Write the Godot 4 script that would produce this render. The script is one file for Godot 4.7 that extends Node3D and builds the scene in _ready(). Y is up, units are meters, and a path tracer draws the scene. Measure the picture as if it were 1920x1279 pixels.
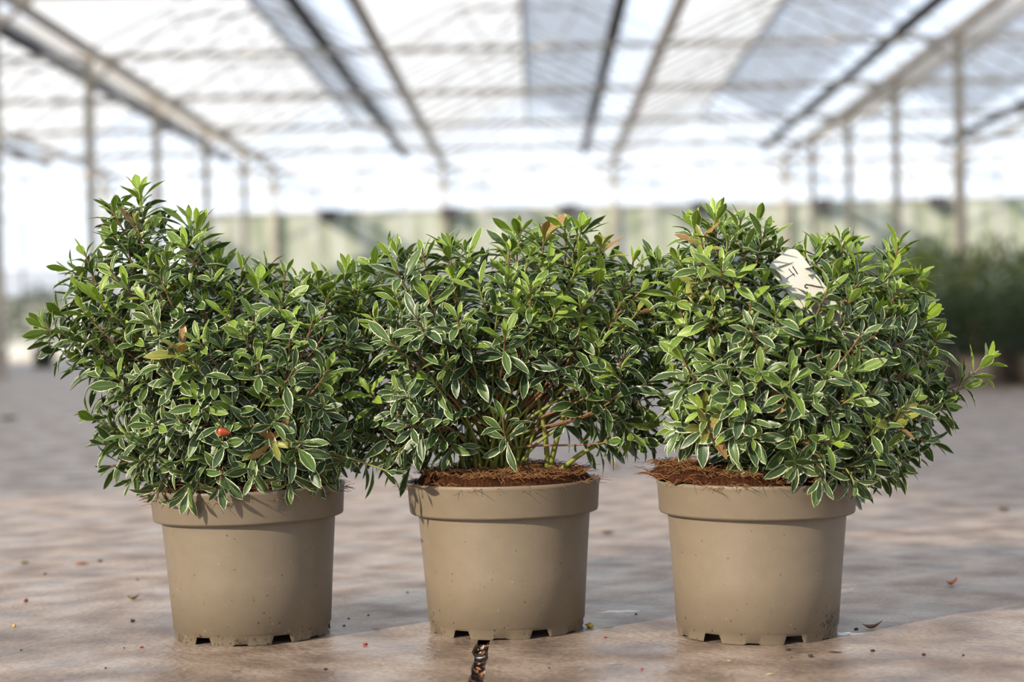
extends Node3D
# Three variegated shrubs in taupe pots on the concrete floor of a glasshouse.

const FOCAL := 3500.0                 # focal length in pixels of the 1920 x 1279 frame
const EYE_HEIGHT := 0.333
const GUTTER_Y := 4.45
const RIDGE_Y := 5.40
const SPAN := 4.0
const FIRST_GUTTER := -18.15
const SPANS := 9
const BACK_Z := -43.5
const FRONT_Z := 3.5
const STEP_Z := 4.5
const WHITE_END := -39.0

var cam: Camera3D
var rng := RandomNumberGenerator.new()
var noise := FastNoiseLite.new()
var used := {}
var M := {}
var leaf_mesh := {}                   # [kind][variant] -> ArrayMesh
const LEAF_VARIANTS := 6
const LEAF_KINDS := 6

# ------------------------------------------------------------------ helpers
func numbered(called: String) -> String:
	var n: int = used.get(called, 0)
	used[called] = n + 1
	return called if n == 0 else "%s_%03d" % [called, n]

func tag(o: Node, label := "", category := "", group := "", kind := "") -> Node:
	if label: o.set_meta("label", label)
	if category: o.set_meta("category", category)
	if group: o.set_meta("group", group)
	if kind: o.set_meta("kind", kind)
	return o

func top(called: String, where := Vector3.ZERO) -> Node3D:
	var o := Node3D.new()
	o.name = numbered(called)
	add_child(o, true)
	o.position = where
	return o

func put(called: String, mesh: Mesh, mat: Material, parent: Node, xf := Transform3D()) -> MeshInstance3D:
	var o := MeshInstance3D.new()
	o.name = numbered(called) if parent == self else called
	o.mesh = mesh
	if mat: o.material_override = mat
	parent.add_child(o, true)
	o.transform = xf
	return o

func ray(px: float, py: float) -> Vector3:
	return cam.transform.basis * Vector3((px - 960.0) / FOCAL, -(py - 639.5) / FOCAL, -1.0)

func at(px: float, py: float, depth: float) -> Vector3:
	return cam.position + ray(px, py) * depth

func ground(px: float, py: float, y := 0.0) -> Vector3:
	var d := ray(px, py)
	return cam.position + d * ((y - cam.position.y) / d.y)

func col(r: int, g: int, b: int) -> Color:
	return Color8(r, g, b)

func solid(c: Color, rough := 0.7, metal := 0.0, spec := 0.5) -> StandardMaterial3D:
	var m := StandardMaterial3D.new()
	m.albedo_color = c
	m.roughness = rough
	m.metallic = metal
	m.metallic_specular = spec
	return m

func fin(st: SurfaceTool) -> ArrayMesh:
	st.index()
	st.generate_normals()
	return st.commit()

func begin() -> SurfaceTool:
	var st := SurfaceTool.new()
	st.begin(Mesh.PRIMITIVE_TRIANGLES)
	return st

func quad(st: SurfaceTool, a: Vector3, b: Vector3, c: Vector3, d: Vector3) -> void:
	for v in [a, b, c, a, c, d]:
		st.add_vertex(v)

func add_box(st: SurfaceTool, c: Vector3, s: Vector3, basis := Basis()) -> void:
	st.set_smooth_group(-1)
	var h := s * 0.5
	var p := []
	for i in 8:
		p.append(c + basis * Vector3(h.x if i & 1 else -h.x, h.y if i & 2 else -h.y, h.z if i & 4 else -h.z))
	quad(st, p[4], p[6], p[7], p[5])
	quad(st, p[1], p[3], p[2], p[0])
	quad(st, p[0], p[2], p[6], p[4])
	quad(st, p[5], p[7], p[3], p[1])
	quad(st, p[2], p[3], p[7], p[6])
	quad(st, p[4], p[5], p[1], p[0])

func box_mesh(s: Vector3) -> ArrayMesh:
	var st := begin()
	add_box(st, Vector3.ZERO, s)
	return fin(st)

func along(a: Vector3, b: Vector3) -> Basis:      # y axis runs from a to b
	var y := (b - a).normalized()
	var x := y.cross(Vector3.BACK if absf(y.z) < 0.9 else Vector3.RIGHT).normalized()
	return Basis(x, y, x.cross(y))

func add_bar(st: SurfaceTool, a: Vector3, b: Vector3, w: float, d: float) -> void:
	add_box(st, (a + b) * 0.5, Vector3(w, a.distance_to(b), d), along(a, b))

func add_tube(st: SurfaceTool, path: Array, radii: Array, sides := 6, capped := true) -> void:
	st.set_smooth_group(0)
	var rings := []
	var side := Vector3.ZERO
	for i in path.size():
		var t: Vector3 = (path[mini(i + 1, path.size() - 1)] - path[maxi(i - 1, 0)]).normalized()
		if side == Vector3.ZERO:
			side = t.cross(Vector3.UP if absf(t.y) < 0.9 else Vector3.RIGHT).normalized()
		side = (side - t * side.dot(t)).normalized()
		var up := side.cross(t)
		var ring := []
		for k in sides:
			var a := TAU * k / sides
			ring.append(path[i] + (side * cos(a) + up * sin(a)) * radii[i])
		rings.append(ring)
	for i in path.size() - 1:
		for k in sides:
			var n := (k + 1) % sides
			quad(st, rings[i][k], rings[i + 1][k], rings[i + 1][n], rings[i][n])
	if capped:
		st.set_smooth_group(-1)
		for k in sides:
			var n := (k + 1) % sides
			for v in [path[0], rings[0][k], rings[0][n], path[-1], rings[-1][n], rings[-1][k]]:
				st.add_vertex(v)

func make_texture(w: int, h: int, f: Callable) -> ImageTexture:
	var im := Image.create(w, h, false, Image.FORMAT_RGBA8)
	for y in h:
		for x in w:
			im.set_pixel(x, y, f.call((x + 0.5) / w, (y + 0.5) / h))
	return ImageTexture.create_from_image(im)

func noise_texture(size: int, freq: float, octaves: int, colors: Array, stops: Array, sd: int, warp := 0.0) -> NoiseTexture2D:
	var n := FastNoiseLite.new()
	n.seed = sd
	n.frequency = freq
	n.fractal_octaves = octaves
	n.noise_type = FastNoiseLite.TYPE_SIMPLEX_SMOOTH
	if warp > 0.0:
		n.domain_warp_enabled = true
		n.domain_warp_amplitude = warp
		n.domain_warp_frequency = freq * 0.7
	var g := Gradient.new()
	g.offsets = PackedFloat32Array(stops)
	g.colors = PackedColorArray(colors)
	var t := NoiseTexture2D.new()
	t.width = size
	t.height = size
	t.seamless = true
	t.noise = n
	t.color_ramp = g
	return t

# ------------------------------------------------------------------ main
func _ready() -> void:
	rng.seed = 4711
	noise.seed = 12
	noise.frequency = 1.0
	# camera
	cam = Camera3D.new()
	cam.name = "camera"
	cam.fov = rad_to_deg(2.0 * atan(639.5 / FOCAL))
	cam.position = Vector3(0, EYE_HEIGHT, 0)
	cam.basis = Basis(Vector3.UP, atan(50.0 / FOCAL)) * Basis(Vector3.RIGHT, -atan(6.5 / FOCAL)) * Basis(Vector3.BACK, deg_to_rad(-1.2))
	cam.near = 0.05
	cam.far = 400.0
	var lens := CameraAttributesPhysical.new()
	lens.frustum_focal_length = 65.0
	lens.frustum_focus_distance = 2.02
	lens.exposure_aperture = 4.0
	cam.attributes = lens
	add_child(cam)
	# sky, sun, exposure
	var env := Environment.new()
	env.background_mode = Environment.BG_SKY
	var sky_mat := ProceduralSkyMaterial.new()
	sky_mat.sky_top_color = col(178, 204, 238)
	sky_mat.sky_horizon_color = col(236, 244, 253)
	sky_mat.sky_curve = 0.25
	sky_mat.ground_bottom_color = col(150, 145, 135)
	sky_mat.ground_horizon_color = col(225, 228, 225)
	sky_mat.sun_angle_max = 12.0
	sky_mat.sky_energy_multiplier = 1.0
	var sky := Sky.new()
	sky.sky_material = sky_mat
	env.sky = sky
	env.background_energy_multiplier = 1.6
	env.tonemap_mode = Environment.TONE_MAPPER_LINEAR
	env.tonemap_exposure = 1.0
	env.sdfgi_enabled = true
	env.ssao_enabled = true
	env.ssil_enabled = true
	var we := WorldEnvironment.new()
	we.name = "environment"
	we.environment = env
	add_child(we)
	var sun := DirectionalLight3D.new()
	sun.name = "sun"
	sun.light_color = Color(1.0, 0.95, 0.87)
	sun.light_energy = 2.3
	sun.light_angular_distance = 1.2
	sun.shadow_enabled = true
	var el := deg_to_rad(24.0)
	var az := deg_to_rad(45.0)
	add_child(sun)
	sun.look_at_from_position(Vector3(-sin(az) * cos(el), sin(el), cos(az) * cos(el)), Vector3.ZERO)

	make_materials()
	make_leaves()
	build_floor()
	build_roof()
	build_walls()
	build_posts()
	build_outside()
	build_background_plants()
	build_shrubs()
	build_litter()

# ------------------------------------------------------------------ materials
func make_materials() -> void:
	var steel := solid(col(188, 180, 168), 0.55, 0.2)
	M.steel = steel
	M.post = solid(col(168, 158, 142), 0.6)
	M.dark = solid(col(66, 62, 62), 0.7)
	M.gutter = solid(col(196, 192, 188), 0.5, 0.2)
	M.bar = solid(col(178, 174, 168), 0.5, 0.2)
	var glass := StandardMaterial3D.new()
	glass.albedo_color = Color(0.94, 0.97, 1.0, 0.06)
	glass.transparency = BaseMaterial3D.TRANSPARENCY_ALPHA
	glass.roughness = 0.03
	glass.metallic_specular = 0.2
	M.glass = glass
	var white := solid(Color.WHITE, 0.9, 0.0, 0.2)
	white.backlight_enabled = true
	white.backlight = Color(1.0, 1.0, 1.0)
	white.albedo_texture = noise_texture(512, 0.012, 4, [col(236, 234, 228), col(250, 249, 246), col(254, 254, 252)], [0.0, 0.45, 1.0], 5)
	white.uv1_triplanar = true
	white.uv1_world_triplanar = true
	white.uv1_scale = Vector3.ONE * 0.35
	M.white = white
	var knee := solid(Color.WHITE, 0.7, 0.0, 0.3)
	knee.albedo_texture = noise_texture(512, 0.01, 4, [col(176, 184, 160), col(206, 208, 192), col(220, 222, 212)], [0.15, 0.5, 0.85], 6)
	knee.uv1_triplanar = true
	knee.uv1_world_triplanar = true
	knee.uv1_scale = Vector3(0.45, 0.08, 0.45)
	knee.backlight_enabled = true
	knee.backlight = Color(1, 1, 1)
	M.knee = knee
	# concrete
	var con := solid(Color.WHITE, 0.55, 0.0, 0.5)
	con.albedo_texture = noise_texture(1024, 0.006, 6, [col(108, 91, 80), col(137, 118, 104), col(151, 132, 118), col(168, 152, 138)], [0.1, 0.42, 0.6, 0.9], 21, 30.0)
	con.uv1_triplanar = true
	con.uv1_world_triplanar = true
	con.uv1_scale = Vector3.ONE * 1.3
	con.detail_enabled = true
	con.detail_blend_mode = BaseMaterial3D.BLEND_MODE_MUL
	con.detail_albedo = noise_texture(1024, 0.03, 5, [col(205, 200, 196), col(240, 238, 236), col(255, 255, 255)], [0.15, 0.45, 0.8], 33)
	con.detail_uv_layer = BaseMaterial3D.DETAIL_UV_2
	con.uv2_triplanar = true
	con.uv2_world_triplanar = true
	con.uv2_scale = Vector3.ONE * 4.1
	con.roughness_texture = noise_texture(512, 0.008, 4, [Color(0.5, 0.5, 0.5), Color(0.8, 0.8, 0.8), Color(1, 1, 1)], [0.2, 0.5, 0.8], 8)
	con.heightmap_enabled = true
	con.heightmap_scale = 0.12
	con.heightmap_texture = noise_texture(1024, 0.05, 4, [Color.BLACK, Color.WHITE], [0.0, 1.0], 77)
	M.concrete = con
	var dirt := solid(col(44, 34, 28), 0.95)
	dirt.albedo_texture = noise_texture(256, 0.05, 4, [col(110, 100, 90), col(255, 245, 230)], [0.2, 0.8], 3)
	dirt.uv1_triplanar = true
	dirt.uv1_scale = Vector3.ONE * 14.0
	M.dirt = dirt
	M.coir = solid(col(80, 52, 34), 0.95, 0.0, 0.2)
	M.coir.albedo_texture = noise_texture(256, 0.08, 4, [col(120, 100, 90), col(255, 240, 225)], [0.2, 0.8], 14)
	M.coir.uv1_triplanar = true
	M.coir.uv1_scale = Vector3.ONE * 12.0
	M.fibre = solid(col(136, 96, 62), 0.85, 0.0, 0.3)
	M.twig_red = solid(col(118, 84, 56), 0.6)
	M.twig_green = solid(col(122, 124, 52), 0.55)
	M.label = solid(col(186, 183, 174), 0.5)
	M.ink = solid(col(40, 40, 44), 0.8)
	M.black_pot = solid(col(30, 30, 30), 0.5)
	M.taupe_pot = solid(col(150, 134, 114), 0.5)
	M.water = StandardMaterial3D.new()
	M.water.albedo_color = Color(0.9, 0.95, 1.0, 0.05)
	M.water.transparency = BaseMaterial3D.TRANSPARENCY_ALPHA
	M.water.roughness = 0.02
	M.brown = solid(col(112, 74, 40), 0.8)
	M.orange = solid(col(168, 92, 40), 0.7)
	M.olive = solid(col(120, 116, 56), 0.7)
	M.pale = solid(col(206, 204, 150), 0.7)
	M.crumb = solid(col(46, 36, 30), 0.9)
	M.red = solid(col(150, 34, 34), 0.6)
	M.yellow = solid(col(208, 168, 70), 0.7)
	M.grey = solid(col(150, 152, 158), 0.7)
	M.withered = solid(col(140, 56, 20), 0.25, 0.0, 0.6)
	# leaf blades: green heart, cream margin
	var hearts := [col(56, 76, 42), col(70, 92, 44), col(96, 120, 44), col(122, 146, 50), col(124, 126, 56), col(140, 108, 66)]
	var veins := [col(112, 136, 88), col(128, 150, 84), col(150, 172, 84), col(168, 188, 92), col(182, 170, 96), col(196, 150, 108)]
	var margins := [col(214, 214, 176), col(214, 216, 174), col(208, 214, 160), col(206, 218, 140), col(204, 196, 130), col(208, 170, 128)]
	var starts := [0.83, 0.86, 0.88, 0.92, 0.92, 0.95]
	M.leaf = []
	for k in LEAF_KINDS:
		var m := solid(Color.WHITE, 0.42, 0.0, 0.45)
		m.albedo_texture = make_texture(96, 192, func(u: float, v: float) -> Color:
			var a := absf(u * 2.0 - 1.0)
			var edge: float = starts[k] + 0.10 * noise.get_noise_2d(v * 5.0 + k * 31.0, signf(u - 0.5) * 9.0) + 0.08 * noise.get_noise_2d(v * 17.0 + k * 13.0, signf(u - 0.5) * 5.0)
			edge -= 0.16 * smoothstep(0.86, 1.0, v)
			var c: Color = hearts[k]
			var mot := 1.0 + 0.16 * noise.get_noise_2d(u * 9.0 + k * 7.0, v * 16.0)
			c = Color(c.r * mot, c.g * mot, c.b * mot)
			c = c.lerp(veins[k], 0.7 * (1.0 - smoothstep(0.025, 0.075, a)))
			c = c.lerp(margins[k], smoothstep(edge - 0.045, edge + 0.035, a))
			return c)
		m.backlight_enabled = true
		m.backlight = Color(0.42, 0.5, 0.2) if k < 2 else Color(0.55, 0.6, 0.22)
		M.leaf.append(m)

func make_leaves() -> void:
	var shapes := [[0.140, 0.10, 0.30], [0.155, 0.20, 0.24], [0.132, 0.30, 0.35], [0.162, -0.06, 0.22], [0.145, 0.42, 0.30], [0.125, 0.16, 0.42]]   # half width, droop, fold
	for k in LEAF_KINDS:
		var row := []
		for s in shapes:
			var st := begin()
			st.set_smooth_group(0)
			var ts := [0.0, 0.13, 0.3, 0.48, 0.64, 0.78, 0.9, 1.0]
			var us := [-1.0, -0.6, 0.0, 0.6, 1.0]
			var grid := []
			for t in ts:
				var w: float = s[0] * pow(sin(PI * pow(t, 1.42)), 0.92) if t > 0.0 and t < 1.0 else 0.0
				w = maxf(w, 0.018 * (1.0 - t))
				var line := []
				for u in us:
					var ripple := 0.10 * absf(u) * w * sin(t * 9.0 + u * 2.0)
					line.append([Vector3(u * w * cos(s[2] * 0.8), t - 0.5 * s[1] * s[1] * t * t, -s[1] * t * t + absf(u) * w * s[2] + ripple), Vector2(0.5 + 0.5 * u, t)])
				grid.append(line)
			for i in ts.size() - 1:
				for j in us.size() - 1:
					var q := [grid[i][j], grid[i + 1][j], grid[i + 1][j + 1], grid[i][j + 1]]
					for n in [0, 1, 2, 0, 2, 3]:
						st.set_uv(q[n][1])
						st.add_vertex(q[n][0])
			st.index()
			st.generate_normals()
			var mesh := st.commit()
			mesh.surface_set_material(0, M.leaf[k])
			row.append(mesh)
		leaf_mesh[k] = row

# ------------------------------------------------------------------ the glasshouse
func build_floor() -> void:
	var f := top("floor")
	tag(f, "pinkish grey worn concrete floor of the glasshouse", "", "", "structure")
	var edges := [-18.6, -12.06, -6.06, -0.067, 5.94, 11.94, 18.2]
	for i in edges.size() - 1:
		for zz in [[4.2, -9.0], [-9.0, -22.0], [-22.0, -33.0], [-33.0, -44.5]]:
			var gap := 0.0065
			var st := begin()
			var x0: float = edges[i] + gap
			var x1: float = edges[i + 1] - gap
			var z0: float = zz[0] - 0.004
			var z1: float = zz[1] + 0.004
			# the slab edge along the joint is chipped, so it is traced with small offsets
			var n := 420 if i in [2, 3] and zz[0] > 0.0 else 2
			st.set_smooth_group(-1)
			for j in n:
				var za := lerpf(z0, z1, float(j) / n)
				var zb := lerpf(z0, z1, float(j + 1) / n)
				var ca := 0.0
				var cb := 0.0
				if n > 2:
					ca = maxf(0.0, noise.get_noise_2d(za * 34.0, i * 7.0)) * 0.014
					cb = maxf(0.0, noise.get_noise_2d(zb * 34.0, i * 7.0)) * 0.014
				var ra := x1 - (ca if i == 2 else 0.0)
				var rb := x1 - (cb if i == 2 else 0.0)
				var la := x0 + (ca * 0.35 if i == 3 else 0.0)
				var lb := x0 + (cb * 0.35 if i == 3 else 0.0)
				quad(st, Vector3(la, 0, za), Vector3(lb, 0, zb), Vector3(rb, 0, zb), Vector3(ra, 0, za))
				quad(st, Vector3(ra, -0.12, za), Vector3(ra, 0, za), Vector3(rb, 0, zb), Vector3(rb, -0.12, zb))
				quad(st, Vector3(lb, -0.12, zb), Vector3(lb, 0, zb), Vector3(la, 0, za), Vector3(la, -0.12, za))
			quad(st, Vector3(x0, -0.12, z0), Vector3(x0, 0, z0), Vector3(x1, 0, z0), Vector3(x1, -0.12, z0))
			quad(st, Vector3(x1, -0.12, z1), Vector3(x1, 0, z1), Vector3(x0, 0, z1), Vector3(x0, -0.12, z1))
			put("concrete_slab", fin(st), M.concrete, f)
	# earth that has gathered in the joints
	var st2 := begin()
	st2.set_smooth_group(0)
	for x in [-12.06, -6.06, -0.067, 5.94, 11.94]:
		var n := 300 if x == -0.067 else 4
		for j in n:
			var za := lerpf(4.2, -44.0 if n == 4 else -6.0, float(j) / n)
			var zb := lerpf(4.2, -44.0 if n == 4 else -6.0, float(j + 1) / n)
			var ya := -0.006 + 0.008 * noise.get_noise_2d(za * 60.0, 3.0)
			var yb := -0.006 + 0.008 * noise.get_noise_2d(zb * 60.0, 3.0)
			quad(st2, Vector3(x - 0.025, ya, za), Vector3(x - 0.025, yb, zb), Vector3(x + 0.025, yb, zb), Vector3(x + 0.025, ya, za))
	tag(put("joint_earth", fin(st2), M.dirt, f), "dark earth in the floor joint", "", "", "stuff")

func gutter_x(i: int) -> float:
	return FIRST_GUTTER + SPAN * i

func build_roof() -> void:
	var c := top("ceiling")
	tag(c, "pitched glasshouse roof of whitewashed panes over steel lattice beams", "", "", "structure")
	var pane_w := STEP_Z / 4.0
	var half := SPAN * 0.5
	var slope := Vector2(half, RIDGE_Y - GUTTER_Y).length()
	# one pane shape for each side: a sheet whose long edge runs up the slope
	var sheets := {}
	for s in [-1, 1]:
		for part in ["whole", "upper", "strip"]:
			var a := 0.02
			var b := 0.985
			if part == "upper": a = 0.36
			if part == "strip": b = 0.34
			var st := begin()
			st.set_smooth_group(-1)
			var p := func(t: float, z: float) -> Vector3: return Vector3(s * half * (1.0 - t), t * (RIDGE_Y - GUTTER_Y) + 0.03, z)
			var hw := pane_w * 0.5 - 0.02
			quad(st, p.call(a, -hw), p.call(b, -hw), p.call(b, hw), p.call(a, hw))
			sheets[[s, part]] = fin(st)
	var bars := {}
	for s in [-1, 1]:
		var st := begin()
		add_bar(st, Vector3(s * half, 0.0, 0), Vector3(0, RIDGE_Y - GUTTER_Y, 0), 0.035, 0.035)
		bars[s] = fin(st)
	var near_white := begin()
	var near_glass := begin()
	near_white.set_smooth_group(-1)
	near_glass.set_smooth_group(-1)
	for b in SPANS:
		var mid := gutter_x(b) + half
		var in_view := b >= 1 and b <= 7
		var z := BACK_Z + pane_w * 0.5
		while z < FRONT_Z - 0.3:
			for s in [-1, 1]:
				var base := Vector3(mid, GUTTER_Y, z)
				if z < -24.0 and in_view:
					var clear_end := z < WHITE_END
					if clear_end:
						put("roof_pane", sheets[[s, "whole"]], M.glass, c, Transform3D(Basis(), base))
					elif s == 1 and b <= 2:
						put("clear_pane", sheets[[s, "whole"]], M.glass, c, Transform3D(Basis(), base))
					elif s == 1:
						put("roof_pane", sheets[[s, "upper"]], M.white, c, Transform3D(Basis(), base))
						if b <= 6: put("clear_pane", sheets[[s, "strip"]], M.glass, c, Transform3D(Basis(), base))
						else: near_glass.append_from(sheets[[s, "strip"]], 0, Transform3D(Basis(), base))
					else:
						put("roof_pane", sheets[[s, "whole"]], M.white, c, Transform3D(Basis(), base))
					put("glazing_bar", bars[s], M.bar, c, Transform3D(Basis(), base + Vector3(0, 0, -pane_w * 0.5)))
				elif s == 1:
					near_white.append_from(sheets[[s, "upper"]], 0, Transform3D(Basis(), base))
					near_glass.append_from(sheets[[s, "strip"]], 0, Transform3D(Basis(), base))
				else:
					near_white.append_from(sheets[[s, "whole"]], 0, Transform3D(Basis(), base))
			z += pane_w
		# ridge
		put("ridge_bar", box_mesh(Vector3(0.06, 0.07, FRONT_Z - BACK_Z)), M.bar, c, Transform3D(Basis(), Vector3(mid, RIDGE_Y, (FRONT_Z + BACK_Z) * 0.5)))
	for i in SPANS + 1:
		var st := begin()
		var x := gutter_x(i)
		var zc := (FRONT_Z + BACK_Z) * 0.5
		var ln := FRONT_Z - BACK_Z
		add_box(st, Vector3(x, GUTTER_Y - 0.05, zc), Vector3(0.10, 0.02, ln))
		add_box(st, Vector3(x - 0.07, GUTTER_Y - 0.01, zc), Vector3(0.02, 0.09, ln), Basis(Vector3.BACK, 0.45))
		add_box(st, Vector3(x + 0.07, GUTTER_Y - 0.01, zc), Vector3(0.02, 0.09, ln), Basis(Vector3.BACK, -0.45))
		put("gutter", fin(st), M.gutter, c)
	tag(put("roof_panes_overhead", fin(near_white), M.white, c), "whitewashed panes further along the roof", "", "", "stuff")
	tag(put("clear_panes_overhead", fin(near_glass), M.glass, c), "clear panes along the gutters", "", "", "stuff")
	# lattice beams across the spans
	var k := 0
	var bz := BACK_Z
	var chord := box_mesh(Vector3(SPAN * SPANS, 0.07, 0.06))
	while bz < FRONT_Z:
		var t := Node3D.new()
		t.name = "lattice_beam"
		c.add_child(t, true)
		t.position = Vector3(FIRST_GUTTER + SPAN * SPANS * 0.5, GUTTER_Y - 0.115, bz)
		put("lower_chord", chord, M.steel, t)
		for b in range(0 if bz < -20.0 else SPANS, SPANS):
			var mid := gutter_x(b) + half - t.position.x
			var st := begin()
			add_bar(st, Vector3(mid - 0.85, 0.55, 0), Vector3(mid + 0.85, 0.55, 0), 0.035, 0.035)
			var zig := [Vector3(mid - 1.5, 0, 0), Vector3(mid - 0.85, 0.55, 0), Vector3(mid - 0.42, 0, 0), Vector3(mid, 0.55, 0), Vector3(mid + 0.42, 0, 0), Vector3(mid + 0.85, 0.55, 0), Vector3(mid + 1.5, 0, 0)]
			for j in zig.size() - 1:
				add_bar(st, zig[j], zig[j + 1], 0.02, 0.02)
			put("lattice", fin(st), M.steel, t)
		bz += STEP_Z
		k += 1
	# dark shade screens rolled up beside the gutters
	for i in range(2, 8):
		var st := begin()
		var x := gutter_x(i) - 0.74
		var path := []
		var radii := []
		for j in 12:
			path.append(Vector3(0, 0.012 * sin(j * 2.1), lerpf(0.0, -41.2 - FRONT_Z + 0.8, j / 11.0)))
			radii.append(0.085 + 0.008 * sin(j * 3.7))
		add_tube(st, path, radii, 10)
		var r := top("rolled_screen", Vector3(x, GUTTER_Y + 0.01, FRONT_Z - 0.8))
		put("cloth_roll", fin(st), M.dark, r)
		var rod := begin()
		add_tube(rod, [Vector3(0.0, 0, 0.1), Vector3(0, 0, -41.6 - FRONT_Z + 0.8)], [0.03, 0.03], 6)
		put("core_tube", fin(rod), M.steel, r)
		tag(r, "dark shade screen rolled up lengthways beside a roof gutter", "shade screen", "rolled screens along the roof gutters", "structure")

func build_walls() -> void:
	var x0 := FIRST_GUTTER
	var x1 := FIRST_GUTTER + SPAN * SPANS
	var pane := box_mesh(Vector3(0.94, 1.0, 0.006))
	var w := top("wall_back")
	tag(w, "far end wall of the glasshouse with tall translucent lower panels", "", "", "structure")
	var n := int(SPAN * SPANS)
	for i in n:
		var x := x0 + 0.5 + i
		var shown := absf(x + 0.5) < 13.5
		if not shown: continue
		if x > -8.0:
			put("lower_panel", pane, M.knee, w, Transform3D(Basis.from_scale(Vector3(1, 3.34, 1)), Vector3(x, 1.68, BACK_Z)))
		else:
			put("glass_pane", pane, M.glass, w, Transform3D(Basis.from_scale(Vector3(1, 3.34, 1)), Vector3(x, 1.68, BACK_Z)))
		put("glass_pane", pane, M.glass, w, Transform3D(Basis.from_scale(Vector3(1, 0.94, 1)), Vector3(x, 3.88, BACK_Z)))
		var st := begin()
		add_box(st, Vector3(0, 2.2, 0), Vector3(0.05, 4.4, 0.06))
		put("glazing_bar", fin(st), M.bar, w, Transform3D(Basis(), Vector3(x - 0.5, 0, BACK_Z)))
	for y in [[3.38, 0.05], [3.92, 0.08], [4.36, 0.08]]:
		put("wall_rail", box_mesh(Vector3(x1 - x0, y[1], 0.07)), M.steel, w, Transform3D(Basis(), Vector3((x0 + x1) * 0.5, y[0], BACK_Z + 0.05)))
	put("sill", box_mesh(Vector3(x1 - x0, 0.12, 0.15)), M.steel, w, Transform3D(Basis(), Vector3((x0 + x1) * 0.5, 0.06, BACK_Z)))
	for b in SPANS:
		var mid := gutter_x(b) + 2.0
		var st := begin()
		st.set_smooth_group(-1)
		var p := [Vector3(mid - 2, GUTTER_Y, BACK_Z), Vector3(mid, RIDGE_Y, BACK_Z), Vector3(mid + 2, GUTTER_Y, BACK_Z)]
		for v in p: st.add_vertex(v)
		put("gable_pane", fin(st), M.glass, w)
		var fr := begin()
		add_bar(fr, p[0], p[1], 0.05, 0.06)
		add_bar(fr, p[1], p[2], 0.05, 0.06)
		add_bar(fr, Vector3(mid, GUTTER_Y, BACK_Z), p[1], 0.04, 0.05)
		put("gable_frame", fin(fr), M.bar, w)
	# the other three walls: clear glass between steel bars
	var front := top("wall_front")
	tag(front, "clear glass end wall behind the photographer", "", "", "structure")
	put("glass_pane", box_mesh(Vector3(x1 - x0, GUTTER_Y, 0.006)), M.glass, front, Transform3D(Basis(), Vector3((x0 + x1) * 0.5, GUTTER_Y * 0.5, FRONT_Z)))
	for i in SPANS * 2 + 1:
		put("glazing_bar", box_mesh(Vector3(0.05, GUTTER_Y, 0.06)), M.bar, front, Transform3D(Basis(), Vector3(x0 + i * 2.0, GUTTER_Y * 0.5, FRONT_Z)))
	for side in [["wall_left", x0], ["wall_right", x1]]:
		var o := top(side[0])
		tag(o, "clear glass side wall of the glasshouse", "", "", "structure")
		put("glass_pane", box_mesh(Vector3(0.006, GUTTER_Y, FRONT_Z - BACK_Z)), M.glass, o, Transform3D(Basis(), Vector3(side[1], GUTTER_Y * 0.5, (FRONT_Z + BACK_Z) * 0.5)))
		for i in 11:
			put("glazing_bar", box_mesh(Vector3(0.06, GUTTER_Y, 0.06)), M.bar, o, Transform3D(Basis(), Vector3(side[1], GUTTER_Y * 0.5, BACK_Z + i * STEP_Z)))

func build_posts() -> void:
	var st := begin()
	add_box(st, Vector3(0, 2.16, 0), Vector3(0.11, 4.32, 0.11))
	var post := fin(st)
	var plate := begin()
	add_box(plate, Vector3(0, 0.01, 0), Vector3(0.24, 0.02, 0.24))
	var plate_m := fin(plate)
	var head := begin()
	add_bar(head, Vector3(-0.45, 4.3, 0), Vector3(0, 3.95, 0), 0.05, 0.05)
	add_bar(head, Vector3(0.45, 4.3, 0), Vector3(0, 3.95, 0), 0.05, 0.05)
	var head_m := fin(head)
	var make := func(x: float, z: float, label: String, group: String) -> void:
		var o := top("steel_post", Vector3(x, 0, z))
		put("shaft", post, M.post, o)
		put("base_plate", plate_m, M.post, o)
		put("brace", head_m, M.post, o)
		tag(o, label, "post", group, "structure")
	for i in range(1, SPANS):
		make.call(gutter_x(i), BACK_Z + 0.14, "grey steel post standing against the far end wall", "posts of the far wall")
	for i in [3, 6]:
		for k in range(1, 6):
			make.call(gutter_x(i), BACK_Z + STEP_Z * k, ("tan steel post in the row left of the white roof middle" if i == 3 else "tan steel post in the row beside the dark shrub block"), "free-standing roof posts")
	# dark boxes hung on V-shaped rods before the far wall
	for px in [612.0, 842.0, 1066.0, 1318.0, 1545.0, 1765.0]:
		var p := at(px, 392.0 - (px - 1010.0) * 0.021, 43.2)
		p.z = BACK_Z + 0.24
		var o := top("hanging_fan_box", p)
		var b := begin()
		add_box(b, Vector3.ZERO, Vector3(0.4, 0.26, 0.30))
		put("housing", fin(b), M.dark, o)
		for s in [-1, 1]:
			var rod := begin()
			add_bar(rod, Vector3(s * 0.2, 0.15, 0), Vector3(s * 0.95, 4.36 - p.y, -0.17), 0.03, 0.03)
			put("rod", fin(rod), M.steel, o)
		tag(o, "dark box hung on V-shaped rods before the far wall", "fan", "dark boxes along the far wall")

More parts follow.
